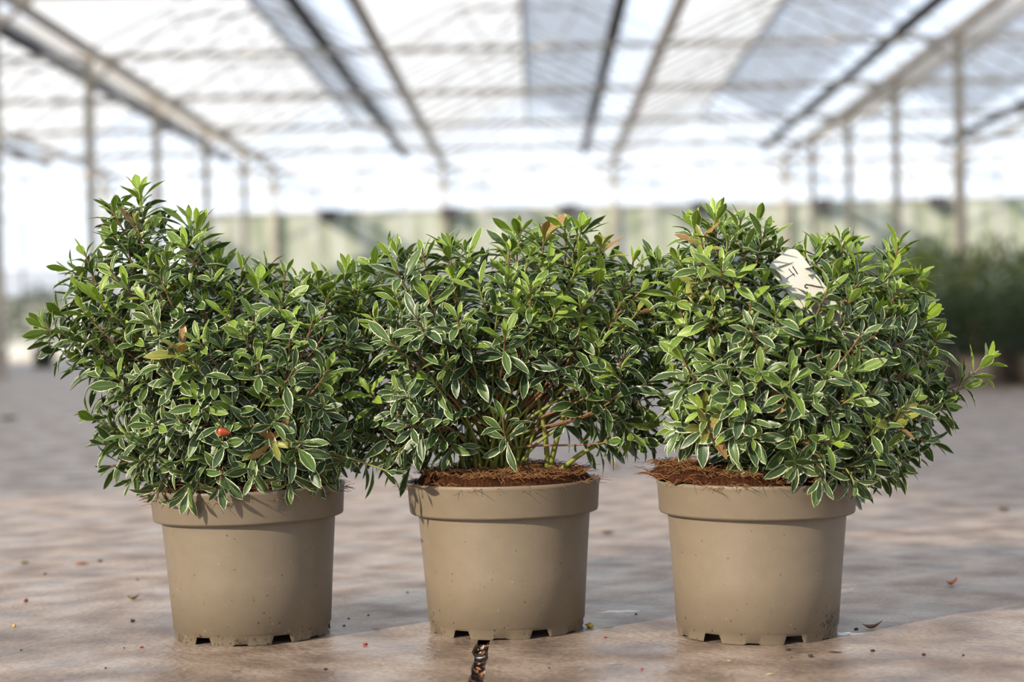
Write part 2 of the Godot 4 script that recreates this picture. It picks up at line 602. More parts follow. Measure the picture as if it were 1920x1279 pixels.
func build_outside() -> void:
	var g := put("yard_ground", box_mesh(Vector3(400, 0.2, 400)), solid(col(186, 182, 170), 0.9), self, Transform3D(Basis(), Vector3(0, -0.26, -20)))
	tag(g, "pale ground outside the glasshouse", "ground", "", "structure")
	# pale shed far off on the left
	var s := top("shed", Vector3(-22, -0.16, -80))
	put("wall", box_mesh(Vector3(22, 2.6, 8)), solid(col(190, 186, 178), 0.9), s, Transform3D(Basis(), Vector3(0, 1.3, 0)))
	var rf := begin()
	rf.set_smooth_group(-1)
	var a := [Vector3(-11.3, 2.6, 4.3), Vector3(-11.3, 3.9, 0), Vector3(-11.3, 2.6, -4.3)]
	var off := Vector3(22.6, 0, 0)
	quad(rf, a[0], a[1], a[1] + off, a[0] + off)
	quad(rf, a[1], a[2], a[2] + off, a[1] + off)
	for v in [a[2], a[1], a[0], a[0] + off, a[1] + off, a[2] + off]: rf.add_vertex(v)
	put("roof", fin(rf), solid(col(170, 168, 166), 0.8), s)
	tag(s, "pale low shed outside behind the left shrub", "shed")

# ------------------------------------------------------------------ pots
func pot_mesh(H: float, r_base: float, r_body: float, r_rim: float, rim_h: float, notch_at: float, detailed := true) -> ArrayMesh:
	var st := begin()
	var y_lip := H - rim_h
	# outer profile from the foot to the lip, then down the inside
	var prof := [Vector2(r_base - 0.0012, 0.0), Vector2(r_base, 0.0012), Vector2(r_base + 0.0003, 0.0118), Vector2(r_base + 0.0016, 0.0124), Vector2(lerpf(r_base, r_body, 0.5), y_lip * 0.5), Vector2(r_body, y_lip - 0.001), Vector2(r_rim - 0.006, y_lip - 0.001), Vector2(r_rim - 0.0035, y_lip), Vector2(r_rim - 0.0025, y_lip + 0.002), Vector2(r_rim - 0.0006, H - 0.006), Vector2(r_rim, H - 0.005), Vector2(r_rim + 0.0008, H - 0.002), Vector2(r_rim, H), Vector2(r_rim - 0.0025, H - 0.0004), Vector2(r_rim - 0.004, H - 0.004), Vector2(r_body - 0.003, y_lip), Vector2(r_base - 0.003, 0.010)]
	var seg := 180 if detailed else 24
	var pos := func(i: int, k: int) -> Vector3:
		var ang := float(k) / seg * 360.0
		var y: float = prof[i].y
		if detailed and i <= 1:
			var d: float = absf(wrapf(ang - notch_at, -30.0, 30.0))
			var e: float = absf(wrapf(ang - notch_at - 30.0, -30.0, 30.0))
			var lift := 0.0092 * (1.0 - smoothstep(6.4, 7.6, d)) + 0.0022 * (1.0 - smoothstep(5.0, 6.0, e))
			y = maxf(y, lift)
		return Vector3(sin(deg_to_rad(ang)) * prof[i].x, y, cos(deg_to_rad(ang)) * prof[i].x)
	for i in prof.size() - 1:
		st.set_smooth_group(i if i in [5, 15] else (20 if i < 5 else 21))
		for k in seg:
			var a: Vector3 = pos.call(i, k)
			var b: Vector3 = pos.call(i + 1, k)
			var c: Vector3 = pos.call(i + 1, (k + 1) % seg)
			var d: Vector3 = pos.call(i, (k + 1) % seg)
			var u0 := float(k) / seg
			var u1 := float(k + 1) / seg
			var vs := [[a, u0], [b, u0], [c, u1], [a, u0], [c, u1], [d, u1]]
			for v in vs:
				st.set_uv(Vector2(v[1], 1.0 - v[0].y / H))
				st.add_vertex(v[0])
	st.set_smooth_group(-1)
	for k in seg:     # bottom plate, a little above the ground
		var q: Vector3 = Vector3(0, 0.010, 0)
		var a0 := TAU * k / seg
		var a1 := TAU * (k + 1) / seg
		for v in [q, Vector3(sin(a0), 0, cos(a0)) * (r_base - 0.002) + q, Vector3(sin(a1), 0, cos(a1)) * (r_base - 0.002) + q]:
			st.set_uv(Vector2(0.5, 0.95))
			st.add_vertex(v)
	st.index()
	st.generate_normals()
	return st.commit()

func pot_material(which: int) -> StandardMaterial3D:
	# taupe plastic; earth specks, algae by the foot, a few stuck fibres
	var w := 1024
	var h := 256
	var im := Image.create(w, h, false, Image.FORMAT_RGBA8)
	var base: Color = [col(115, 103, 86), col(119, 106, 88), col(118, 105, 88)][which]
	for y in h:
		for x in w:
			var k := 1.0 + 0.035 * noise.get_noise_3d(x * 0.02, y * 0.03, which * 40.0) + 0.02 * noise.get_noise_3d(x * 0.2, y * 0.2, which * 9.0)
			im.set_pixel(x, y, Color(base.r * k, base.g * k, base.b * k))
	var r := RandomNumberGenerator.new()
	r.seed = 90 + which
	var blot := func(cx: float, cy: float, rad: float, c: Color, stretch: float) -> void:
		for yy in range(int(cy - rad - 1), int(cy + rad + 2)):
			for xx in range(int(cx - rad * stretch - 1), int(cx + rad * stretch + 2)):
				if yy < 0 or yy >= h: continue
				var d := Vector2((xx - cx) / stretch, yy - cy).length() / rad + 0.5 * noise.get_noise_2d(xx * 0.7, yy * 0.7)
				if d < 1.0:
					var xw := posmod(xx, w)
					im.set_pixel(xw, yy, im.get_pixel(xw, yy).lerp(c, 0.75))
	for i in 260:
		var c := [col(62, 50, 38), col(84, 68, 50), col(72, 58, 44), col(150, 138, 116)][r.randi() % 4] as Color
		blot.call(r.randf() * w, 64 + r.randf() * 190.0, 0.4 + r.randf() * r.randf() * 1.6, c, 1.0)
	# grime in patches along the foot
	var foot: int = [240, 60, 40][which]
	for i in foot:
		var u: float = r.randf() * w
		var v: float = 254.0 - absf(r.randfn(0.0, 12.0))
		blot.call(u, v, 0.6 + r.randf() * 1.8, [col(72, 70, 46), col(62, 52, 40), col(138, 128, 104)][r.randi() % 3], 1.2)
	if which == 2:    # black mould low on the right
		for i in 110:
			blot.call(fposmod(0.155 * w + r.randfn(0.0, 22.0), w), 228.0 + r.randfn(0.0, 11.0), 0.6 + r.randf() * 1.9, col(54, 54, 40), 1.0)
		for i in 40:
			blot.call(fposmod(0.19 * w + r.randfn(0.0, 14.0), w), 190.0 + r.randfn(0.0, 40.0), 0.4 + r.randf() * 1.0, col(70, 60, 46), 0.8)
	if which == 1:
		for i in 34:
			blot.call(fposmod(0.81 * w + r.randfn(0.0, 12.0), w), 232.0 + r.randfn(0.0, 8.0), 0.5 + r.randf() * 1.8, [col(58, 72, 40), col(56, 46, 34)][r.randi() % 2], 0.9)
	var m := solid(Color.WHITE, 0.46, 0.0, 0.42)
	m.albedo_texture = ImageTexture.create_from_image(im)
	return m

# ------------------------------------------------------------------ shrubs
func inside(poly: PackedVector2Array, p: Vector2) -> bool:
	return Geometry2D.is_point_in_polygon(p, poly)

func edge_distance(poly: PackedVector2Array, p: Vector2) -> float:
	var best := 1e9
	for i in poly.size():
		var q := Geometry2D.get_closest_point_to_segment(p, poly[i], poly[(i + 1) % poly.size()])
		best = minf(best, p.distance_to(q))
	return best

func bezier(a: Vector3, b: Vector3, c: Vector3, d: Vector3, t: float) -> Vector3:
	return a.bezier_interpolate(b, c, d, t)

func packed(list: Array) -> PackedVector2Array:
	var p := PackedVector2Array()
	for i in range(0, list.size(), 2):
		p.append(Vector2(list[i], list[i + 1]))
	return p

# one leafy shoot: {path, leaves: [{xf, kind, variant}]}
func shoot(tip: Vector3, dir: Vector3, crown: Vector3, leafy: float, count: int, size: float, youth: float, bronze: bool) -> Dictionary:
	var reach := tip.distance_to(crown)
	var c1 := crown + Vector3(rng.randf_range(-0.02, 0.02), 0.25 * reach, rng.randf_range(-0.02, 0.02)) + (tip - crown) * 0.22
	var c2 := tip - dir * reach * 0.42
	var path := []
	for i in 15:
		path.append(bezier(crown, c1, c2, tip, i / 14.0))
	# walk back from the tip to hang the leaves
	var back := []
	var dist := []
	var total := 0.0
	for i in 41:
		var p := bezier(crown, c1, c2, tip, 1.0 - i / 40.0 * 0.75)
		if i > 0: total += p.distance_to(back[-1])
		back.append(p)
		dist.append(total)
	var leaves := []
	var spin := rng.randf() * TAU
	for n in count:
		var f := float(n) / maxf(1.0, count - 1.0)
		var s := leafy * pow(f, 1.3)
		var i := 1
		while i < 40 and dist[i] < s: i += 1
		var p: Vector3 = back[i]
		var axis: Vector3 = (back[maxi(i - 1, 0)] - back[mini(i + 1, 40)]).normalized()
		spin += 2.39996 + rng.randf_range(-0.35, 0.35)
		var side := axis.cross(Vector3.UP if absf(axis.y) < 0.9 else Vector3.RIGHT).normalized()
		var out := side * cos(spin) + axis.cross(side) * sin(spin)
		var open := lerpf(0.38, 1.38, pow(f, 0.75)) + rng.randf_range(-0.18, 0.18)
		var d := (axis * cos(open) + out * sin(open)).normalized()
		d = (d + Vector3.DOWN * 0.16 * f * rng.randf_range(0.2, 1.6)).normalized()
		var nrm := (axis * sin(open) - out * cos(open))
		nrm = (nrm - d * nrm.dot(d)).normalized()
		nrm = nrm.rotated(d, rng.randfn(0.0, 0.3))
		var ln := size * lerpf(0.6, 1.0, smoothstep(0.0, 0.35, f)) * rng.randf_range(0.82, 1.15)
		var wd := ln * rng.randf_range(0.9, 1.15)
		var kind := 0 if rng.randf() < 0.55 else 1
		var y := youth * (1.25 - 1.35 * f) + rng.randf_range(-0.18, 0.18)
		if y > 0.75: kind = 3
		elif y > 0.45: kind = 2
		elif y > 0.3: kind = 1
		if bronze and f < 0.45: kind = 5 if rng.randf() < 0.45 else 4
		var x := d.cross(nrm)
		leaves.append({"xf": Transform3D(Basis(x * wd, d * ln, nrm * ln), p), "kind": kind, "variant": rng.randi() % LEAF_VARIANTS})
	return {"path": path, "leaves": leaves, "tip": tip}

func build_shrub(which: int, spec: Dictionary) -> void:
	var D: float = spec.depth
	var base := ground(spec.base_px, 1190.0)
	base = cam.position + ray(spec.base_px, 639.5) * D
	base.y = 0.0
	var root := top("potted_shrub", base)
	tag(root, spec.label, "potted plant", "")
	root.rotation.z = spec.lean
	var inv := root.transform.affine_inverse()
	var H := 0.171
	var pot := put("pot", pot_mesh(H, 0.0880, 0.0985, 0.1105, 0.036, spec.notch), pot_material(which), root)
	tag(pot, "taupe plastic nursery pot")
	# coir disc lying on the soil
	var soil_y := H - 0.003
	var st := begin()
	st.set_smooth_group(0)
	var rings := 10
	var seg := 48
	var coff: Vector3 = spec.coir_shift
	var cp := func(i: int, k: int) -> Vector3:
		var a := TAU * k / seg
		var r: float = 0.1035 * i / rings
		var y: float = spec.coir_rise * (1.0 - 0.25 * pow(float(i) / rings, 2.0)) + 0.010 * noise.get_noise_2d(cos(a) * i * 0.9 + which * 50.0, sin(a) * i * 0.9)
		if i == rings: y -= 0.012
		return Vector3(sin(a) * r, soil_y + y + coff.y * (-sin(a) * float(i) / rings), cos(a) * r) + Vector3(coff.x, 0, coff.z)
	for i in rings:
		for k in seg:
			quad(st, cp.call(i, k), cp.call(i, k + 1), cp.call(i + 1, k + 1), cp.call(i + 1, k))
	var coir := put("coir_mat", fin(st), M.coir, root)
	tag(coir, "rust-brown coconut fibre mat on the soil")
	var fb := begin()
	for n in 2400:
		var k := rng.randi() % seg
		var i := 3 + rng.randi() % (rings - 2)
		var p: Vector3 = cp.call(i, k)
		var a := rng.randf() * TAU
		var d := Vector3(cos(a), rng.randf_range(-0.1, 0.35), sin(a)) * rng.randf_range(0.008, 0.026)
		var m := p + d * 0.5 + Vector3(0, rng.randf_range(0.001, 0.005), 0)
		add_tube(fb, [p, m, p + d], [0.0004, 0.0004, 0.0002], 3, false)
	tag(put("fibres", fin(fb), M.fibre, coir), "loose coconut fibres", "", "", "stuff")
	# shoots
	var poly: PackedVector2Array = packed(spec.outline)
	var crown := base + Vector3(0, soil_y + 0.01, 0)
	var front := []
	var inner := []
	var taken := []
	var to_eye := (cam.position - crown).normalized()
	var depth_at := func(p: Vector2) -> float:
		var e: float = clampf(edge_distance(poly, p) / 175.0, 0.0, 1.0)
		return 0.145 * sqrt(1.0 - (1.0 - e) * (1.0 - e))
	for s in spec.shoots:
		# px, py, screen angle, towards the camera, youth, [leaf count, leafy length, depth factor]
		var p := Vector2(s[0], s[1])
		var ang := deg_to_rad(s[2])
		var flat: float = sqrt(maxf(0.0, 1.0 - s[3] * s[3]))
		var dir := (cam.basis * Vector3(cos(ang) * flat, sin(ang) * flat, s[3])).normalized()
		var dep: float = s[8] if s.size() > 8 else depth_at.call(p) * (s[7] if s.size() > 7 else 0.85)
		var tip := at(p.x, p.y, D - dep)
		var count: int = s[5] if s.size() > 5 else 13
		var leafy: float = s[6] if s.size() > 6 else 0.05
		front.append(shoot(tip, dir, crown + Vector3(rng.randf_range(-0.02, 0.02), 0, rng.randf_range(-0.02, 0.02)), leafy, count, rng.randf_range(0.034, 0.040), s[4], s[4] > 0.95))
		taken.append(p)
	var box := Rect2(poly[0], Vector2.ZERO)
	for p in poly: box = box.expand(p)
	for layer in 4:
		var want: int = [3000, 900, 900, 700][layer]
		var gap: float = [38.0, 42.0, 46.0, 52.0][layer]
		var got: Array = taken.duplicate() if layer == 0 else []
		for n in want:
			var p := Vector2(rng.randf_range(box.position.x, box.end.x), rng.randf_range(box.position.y, box.end.y))
			if not inside(poly, p): continue
			var e := edge_distance(poly, p)
			if e < 17.0: continue
			var blocked := false
			if layer <= 1:
				for hole in spec.holes:
					if hole.has_point(p): blocked = true
			if blocked: continue
			for q in got:
				if p.distance_squared_to(q) < gap * gap:
					blocked = true
					break
			if blocked: continue
			got.append(p)
			var full: float = depth_at.call(p)
			var k: float = [rng.randf_range(0.72, 1.0), rng.randf_range(0.3, 0.6), rng.randf_range(-0.25, 0.15), rng.randf_range(-0.9, -0.5)][layer]
			var tip := at(p.x, p.y, D - full * k)
			var away := (tip - crown - Vector3(0, 0.05, 0)).normalized()
			var up_bias := 0.55 if tip.y > crown.y + 0.12 else 0.25
			var dir := (away + Vector3.UP * up_bias + Vector3(rng.randfn(0, 0.22), rng.randfn(0, 0.2), rng.randfn(0, 0.22))).normalized()
			var youth := clampf(rng.randfn(0.30, 0.25) + 0.42 * smoothstep(0.35, 0.95, dir.y), 0.0, 0.94)
			var count := rng.randi_range(11, 15) if layer < 2 else rng.randi_range(9, 12)
			var s := shoot(tip, dir, crown + Vector3(rng.randf_range(-0.025, 0.025), 0, rng.randf_range(-0.025, 0.025)), rng.randf_range(0.030, 0.048), count, rng.randf_range(0.031, 0.040), youth, layer == 0 and rng.randf() < 0.03)
			if layer == 0: front.append(s)
			else: inner.append(s)
	# the 300 leaves that show largest become parts of their twigs
	var eye := cam.position
	var scored := []
	for si in front.size():
		for li in front[si].leaves.size():
			var l: Dictionary = front[si].leaves[li]
			var mid: Vector3 = l.xf * Vector3(0, 0.5, 0)
			var v: Vector3 = eye - mid
			var area: float = absf(l.xf.basis.z.normalized().dot(v.normalized())) * l.xf.basis.y.length() * l.xf.basis.x.length() / v.length_squared()
			var ahead: float = (mid - crown).dot(to_eye)
			scored.append([area * (1.0 + 3.0 * clampf(ahead, 0.0, 0.2)), si, li])
	scored.sort_custom(func(a, b): return a[0] > b[0])
	var chosen := {}
	for i in mini(298, scored.size()):
		chosen[[scored[i][1], scored[i][2]]] = true
	var foliage := []
	for k in LEAF_KINDS:
		foliage.append(begin())
	for si in front.size():
		var s: Dictionary = front[si]
		var tw := begin()
		var path := []
		var radii := []
		for i in s.path.size():
			path.append(inv * s.path[i])
			radii.append(lerpf(0.0019, 0.0009, pow(i / 14.0, 1.3)))
		var cut := 6
		add_tube(tw, path.slice(cut), radii.slice(cut), 6)
		var twig := put("twig", fin(tw), M.twig_red if si % 3 else M.twig_green, root)
		var lower := begin()
		add_tube(lower, path.slice(0, cut + 1), radii.slice(0, cut + 1), 6)
		foliage.append(lower)
		for li in s.leaves.size():
			var l: Dictionary = s.leaves[li]
			if chosen.has([si, li]):
				put("leaf", leaf_mesh[l.kind][l.variant], null, twig, inv * l.xf)
			else:
				foliage[l.kind].append_from(leaf_mesh[l.kind][l.variant], 0, inv * l.xf)
	var stems := begin()
	for i in range(LEAF_KINDS, foliage.size()):
		stems.append_from(fin(foliage[i]), 0, Transform3D())
	for s in inner:
		var path := []
		var radii := []
		for i in range(0, s.path.size(), 2):
			path.append(inv * s.path[i])
			radii.append(lerpf(0.0020, 0.0009, i / 14.0))
		add_tube(stems, path, radii, 5, false)
		for l in s.leaves:
			foliage[l.kind].append_from(leaf_mesh[l.kind][l.variant], 0, inv * l.xf)
	tag(put("stems", fin(stems), M.twig_green, root), "thin olive-green inner stems", "", "", "stuff")
	# a few thick stems that show below the leaves
	for s in spec.stems:
		var b := begin()
		var p0 := inv * (crown + Vector3(s[4], -0.012, 0.015))
		var p1 := inv * at(s[0], s[1], D - 0.045)
		var p2 := inv * at(s[2], s[3], D - 0.05)
		var path := []
		var radii := []
		for i in 9:
			var t := i / 8.0
			path.append(p0.lerp(p1, t).lerp(p1.lerp(p2, t), t))
			radii.append(lerpf(0.0034, 0.0022, t))
		add_tube(b, path, radii, 8)
		put("branch", fin(b), M.twig_green, root)
	var whole := ArrayMesh.new()
	for k in LEAF_KINDS:
		var arr: Array = foliage[k].commit_to_arrays()
		if arr[Mesh.ARRAY_VERTEX] == null or arr[Mesh.ARRAY_VERTEX].size() == 0: continue
		whole.add_surface_from_arrays(Mesh.PRIMITIVE_TRIANGLES, arr)
		whole.surface_set_material(whole.get_surface_count() - 1, M.leaf[k])
	tag(put("foliage", whole, null, root), "dense cream-edged green leaves", "", "", "stuff")
	if which == 0:
		var wl := begin()
		wl.set_smooth_group(0)
		var wp := func(i: int, j: int) -> Vector3:       # a leaf rolled up on itself, blunt at one end and pointed at the other
			var t := i / 9.0
			var r: float = 0.0052 * pow(sin(PI * pow(t, 0.7)), 0.7) * (1.0 + 0.25 * noise.get_noise_2d(t * 6.0, j * 1.7)) if i > 0 and i < 9 else 0.0003
			var a := TAU * (j % 12) / 12.0
			return Vector3((t - 0.5) * 0.0155, cos(a) * r + 0.002 * sin(t * 4.0), sin(a) * r * 0.7)
		for i in 9:
			for j in 12:
				quad(wl, wp.call(i, j), wp.call(i, j + 1), wp.call(i + 1, j + 1), wp.call(i + 1, j))
		var o := put("withered_leaf", fin(wl), M.withered, root, Transform3D(Basis(Vector3.BACK, 0.2), inv * at(414, 814, D - 0.136)))
		tag(o, "glossy orange-red withered leaf curled up among the green ones")

func build_shrubs() -> void:
	build_shrub(0, {
		"depth": 2.115, "base_px": 458.0, "notch": -30.0, "lean": deg_to_rad(0.9), "coir_shift": Vector3(0, 0, 0), "coir_rise": 0.004,
		"label": "cream-edged green shrub with one tall peak of shoots, hiding most of its pot rim",
		"outline": [285, 930, 215, 912, 163, 907, 205, 865, 160, 832, 122, 770, 195, 755, 150, 715, 110, 668, 36, 628, 36, 598, 85, 575, 70, 508, 120, 508, 106, 452, 165, 448, 166, 405, 186, 360, 225, 365, 246, 320, 282, 345, 290, 395, 325, 398, 362, 378, 402, 406, 407, 450, 440, 475, 530, 478, 600, 490, 650, 475, 690, 510, 695, 640, 690, 720, 685, 830, 660, 890, 600, 925, 500, 935, 400, 945],
		"holes": [],
		"shoots": [[253, 348, 94, 0.1, 0.8, 14, 0.055], [200, 388, 118, 0.1, 0.85, 11, 0.045], [248, 412, 95, 0.4, 0.96], [285, 420, 60, 0.2, 0.6], [362, 412, 88, 0.1, 0.85, 13, 0.055], [150, 470, 105, 0.1, 0.9, 12, 0.05], [110, 500, 155, 0.05, 0.9, 10, 0.05], [66, 612, 162, 0.05, 0.75, 14, 0.05], [95, 582, 145, 0.1, 0.7], [155, 778, 140, 0.15, 0.7, 10, 0.05], [195, 880, 200, 0.3, 0.3], [235, 905, 225, 0.5, 0.2], [345, 930, 265, 0.5, 0.15, 12, 0.045, 1, 0.118], [450, 500, 82, 0.1, 0.7], [530, 505, 88, 0.1, 0.6], [595, 515, 85, 0.1, 0.6], [648, 500, 80, 0.1, 0.7], [617, 682, 63, 0.35, 0.7, 17, 0.085, 1.15], [735, 890, -20, 0.1, 0.1, 14, 0.055], [570, 905, 250, 0.6, 0.15], [130, 690, 190, 0.2, 0.4], [185, 835, 165, 0.3, 0.3], [303, 470, 92, 0.5, 0.6], [228, 530, 110, 0.5, 0.65], [400, 485, 85, 0.4, 0.6], [330, 610, 95, 0.75, 0.6], [470, 590, 80, 0.6, 0.5], [430, 760, 100, 0.85, 0.4], [465, 800, 90, 0.9, 0.3], [175, 550, 105, 0.4, 0.8], [410, 650, 90, 0.8, 0.5], [285, 928, 250, 0.4, 0.2, 12, 0.045, 1, 0.085], [405, 920, 268, 0.5, 0.2, 12, 0.045, 1, 0.125], [470, 900, 275, 0.8, 0.3, 12, 0.04, 1, 0.13], [540, 915, 275, 0.5, 0.2, 12, 0.045, 1, 0.115], [600, 905, 300, 0.5, 0.2, 12, 0.045, 1, 0.08], [320, 870, 200, 0.6, 0.3, 13, 0.05, 1, 0.11], [560, 830, 60, 0.8, 0.3, 13, 0.04, 1, 0.13]],
		"stems": [[330, 880, 290, 880, -0.03]],
	})
	build_shrub(1, {
		"depth": 2.12, "base_px": 939.0, "notch": -33.5, "lean": deg_to_rad(0.2), "coir_shift": Vector3(0, 0, 0), "coir_rise": 0.012,
		"label": "cream-edged green shrub between the other two, fibre mat and green stems showing below",
		"outline": [770, 872, 720, 890, 660, 872, 640, 780, 630, 650, 620, 560, 660, 500, 703, 446, 760, 450, 840, 424, 890, 455, 920, 450, 975, 400, 1010, 415, 1055, 393, 1100, 398, 1150, 428, 1200, 452, 1245, 440, 1275, 490, 1270, 620, 1255, 720, 1250, 790, 1225, 852, 1150, 862, 1100, 800, 1060, 740, 990, 720, 880, 740, 860, 850, 800, 872],
		"holes": [Rect2(835, 735, 250, 140)],
		"shoots": [[722, 468, 115, 0.05, 0.8, 9], [790, 470, 100, 0.2, 0.6], [843, 455, 90, 0.1, 0.85], [880, 480, 60, 0.1, 0.7], [978, 425, 80, 0.1, 0.8], [1060, 420, 95, 0.15, 0.75], [1092, 425, 75, 0.1, 0.7], [1130, 455, 80, 0.1, 0.97], [1190, 480, 90, 0.1, 0.8], [1240, 490, 80, 0.1, 0.7], [660, 540, 120, 0.1, 0.7], [645, 600, 150, 0.1, 0.5], [987, 672, 85, 0.86, 0.1, 14, 0.03, 1.0], [943, 782, 90, 0.45, 0.45, 14, 0.052, 1.0], [968, 560, 90, 0.45, 0.7], [878, 640, 95, 0.7, 0.5], [1090, 565, 95, 0.5, 0.65], [820, 800, 100, 0.6, 0.3], [1185, 815, -70, 0.5, 0.5], [1215, 770, -40, 0.3, 0.4], [690, 735, 110, 0.7, 0.8], [1125, 635, 100, 0.6, 0.6], [800, 540, 100, 0.4, 0.8], [1150, 700, 150, 0.5, 0.75], [1020, 700, 20, 0.8, 0.1], [780, 640, 100, 0.6, 0.3], [1090, 690, 200, 0.85, 0.1], [870, 705, 240, 0.8, 0.1], [705, 800, 150, 0.5, 0.2, 13, 0.05, 1, 0.06], [690, 850, 200, 0.4, 0.1, 13, 0.05, 1, 0.03], [745, 850, 230, 0.6, 0.1, 12, 0.04, 1, 0.08], [1225, 820, -40, 0.3, 0.3, 12, 0.045, 1, 0.02]],
		"stems": [[890, 800, 845, 735, -0.03], [1030, 800, 998, 715, 0.05], [1045, 800, 1082, 722, 0.05], [860, 810, 800, 760, -0.04], [1100, 830, 1180, 815, 0.05]],
	})
	build_shrub(2, {
		"depth": 2.05, "base_px": 1413.0, "notch": -40.0, "lean": deg_to_rad(-0.9), "coir_shift": Vector3(-0.014, 0.009, 0.0), "coir_rise": 0.012,
		"label": "cream-edged green shrub holding a white plant label, fibre mat poking over its pot rim",
		"outline": [1370, 885, 1300, 850, 1255, 845, 1240, 800, 1255, 760, 1240, 640, 1235, 520, 1260, 450, 1288, 393, 1345, 376, 1400, 378, 1460, 403, 1490, 460, 1520, 440, 1590, 423, 1635, 460, 1670, 440, 1703, 423, 1745, 480, 1762, 560, 1792, 600, 1788, 680, 1805, 750, 1785, 830, 1735, 892, 1650, 938, 1570, 942, 1480, 900],
		"holes": [Rect2(1446, 455, 112, 110)],
		"shoots": [[1300, 415, 110, 0.1, 0.7], [1345, 405, 92, 0.1, 0.75], [1318, 440, 100, 0.4, 0.97], [1395, 408, 75, 0.15, 0.7], [1440, 430, 75, 0.15, 0.5], [1465, 460, 65, 0.1, 0.5], [1512, 470, 118, 0.05, 0.85], [1548, 455, 95, 0.1, 0.8], [1590, 450, 82, 0.1, 0.8], [1622, 485, 60, 0.1, 0.7], [1692, 452, 85, 0.1, 0.85], [1730, 510, 65, 0.1, 0.8], [1750, 585, 55, 0.15, 0.7], [1755, 665, 45, 0.2, 0.6], [1868, 668, 52, 0.1, 0.88, 19, 0.085, 0.3], [1785, 755, 20, 0.2, 0.4], [1745, 830, -20, 0.2, 0.2], [1700, 870, -35, 0.3, 0.1], [1640, 890, -60, 0.5, 0.1], [1575, 890, 255, 0.7, 0.1], [1383, 522, 90, 0.85, 0.92, 9, 0.02], [1488, 700, 95, 0.6, 0.55, 16, 0.055, 1.05], [1425, 862, 90, 0.9, 0.1, 13, 0.025, 0.8], [1625, 860, 60, 0.6, 0.2], [1272, 480, 120, 0.1, 0.6], [1262, 640, 170, 0.2, 0.3], [1300, 830, 215, 0.4, 0.2], [1262, 760, 195, 0.3, 0.2], [1500, 610, 95, 0.5, 0.65], [1600, 560, 80, 0.4, 0.6], [1395, 650, 95, 0.6, 0.6], [1690, 540, 75, 0.3, 0.7], [1340, 560, 95, 0.5, 0.7], [1650, 800, 80, 0.7, 0.5], [1560, 780, 90, 0.85, 0.3], [1545, 905, 262, 0.6, 0.1, 12, 0.04, 1, 0.125], [1610, 912, 285, 0.45, 0.1, 12, 0.045, 1, 0.11], [1500, 880, 260, 0.85, 0.1, 12, 0.03, 1, 0.12], [1820, 725, 30, 0.1, 0.5, 12, 0.05, 1, 0.03]],
		"stems": [[1393, 800, 1394, 740, -0.012], [1400, 800, 1430, 770, -0.01], [1520, 860, 1540, 800, 0.04]],
	})
	# white plant label stuck in the right shrub
	var D := 1.965
	var o := top("plant_label", at(1555, 590, D))
	var up := (at(1468, 478, D + 0.012) - at(1555, 590, D)).normalized()
	var nrm := (cam.basis * Vector3(-0.12, 0.25, 1.0)).normalized()
	nrm = (nrm - up * nrm.dot(up)).normalized()
	var side := up.cross(nrm)
	o.basis = Basis(side, up, nrm)
	var poly := PackedVector2Array()
	var W := 0.0185
	var L := 0.080
	poly.append_array(PackedVector2Array([Vector2(-0.006, -0.045), Vector2(0.006, -0.045), Vector2(W * 0.85, -0.02), Vector2(W, 0.0)]))
	for i in 7:
		var a := PI * 0.5 * i / 6.0
		poly.append(Vector2(W - 0.009 + cos(PI * 0.5 - (PI * 0.5 - a)) * 0.009, L - 0.009 + sin(a) * 0.009))
	for i in 7:
		var a := PI * 0.5 + PI * 0.5 * i / 6.0
		poly.append(Vector2(-W + 0.009 + cos(a) * 0.009, L - 0.009 + sin(a) * 0.009))
	poly.append_array(PackedVector2Array([Vector2(-W, 0.0), Vector2(-W * 0.85, -0.02)]))
	var st := begin()
	st.set_smooth_group(-1)
	var tri := Geometry2D.triangulate_polygon(poly)
	for zz in [0.0004, -0.0004]:
		for i in range(0, tri.size(), 3):
			var t := [tri[i], tri[i + 1], tri[i + 2]]
			var cr: float = (poly[t[1]] - poly[t[0]]).cross(poly[t[2]] - poly[t[0]])
			if (cr > 0.0) == (zz > 0.0): t.reverse()
			for n in t: st.add_vertex(Vector3(poly[n].x, poly[n].y, zz))
	for i in poly.size():
		var a := poly[i]
		var b := poly[(i + 1) % poly.size()]
		quad(st, Vector3(a.x, a.y, -0.0004), Vector3(a.x, a.y, 0.0004), Vector3(b.x, b.y, 0.0004), Vector3(b.x, b.y, -0.0004))
	put("card", fin(st), M.label, o)
	var ink := func(list: Array, r: float) -> void:
		var b := begin()
		for i in list.size() - 1:
			add_bar(b, list[i], list[i + 1], r * 2.0, 0.0002)
		put("pencil_mark", fin(b), M.ink, o)
	var mark := func(px: float, py: float) -> Vector3:
		var d := ray(px, py)
		var t := (o.position - cam.position).dot(nrm) / d.dot(nrm)
		var q: Vector3 = o.transform.affine_inverse() * (cam.position + d * t)
		return Vector3(q.x, q.y, 0.0005)
	ink.call([mark.call(1491.5, 498), mark.call(1501, 513)], 0.0006)
	ink.call([mark.call(1484, 503), mark.call(1496, 517)], 0.00045)
	ink.call([mark.call(1480, 521), mark.call(1495, 512)], 0.00045)
	var ring := []
	for i in 10:
		var a := 0.4 + TAU * 0.78 * i / 9.0
		ring.append(mark.call(1518.5 + 3.6 * cos(a), 536.0 - 3.4 * sin(a)))
	ink.call(ring, 0.0008)
	tag(o, "white plastic plant label with pencil marks slanting out of the right shrub", "plant label")

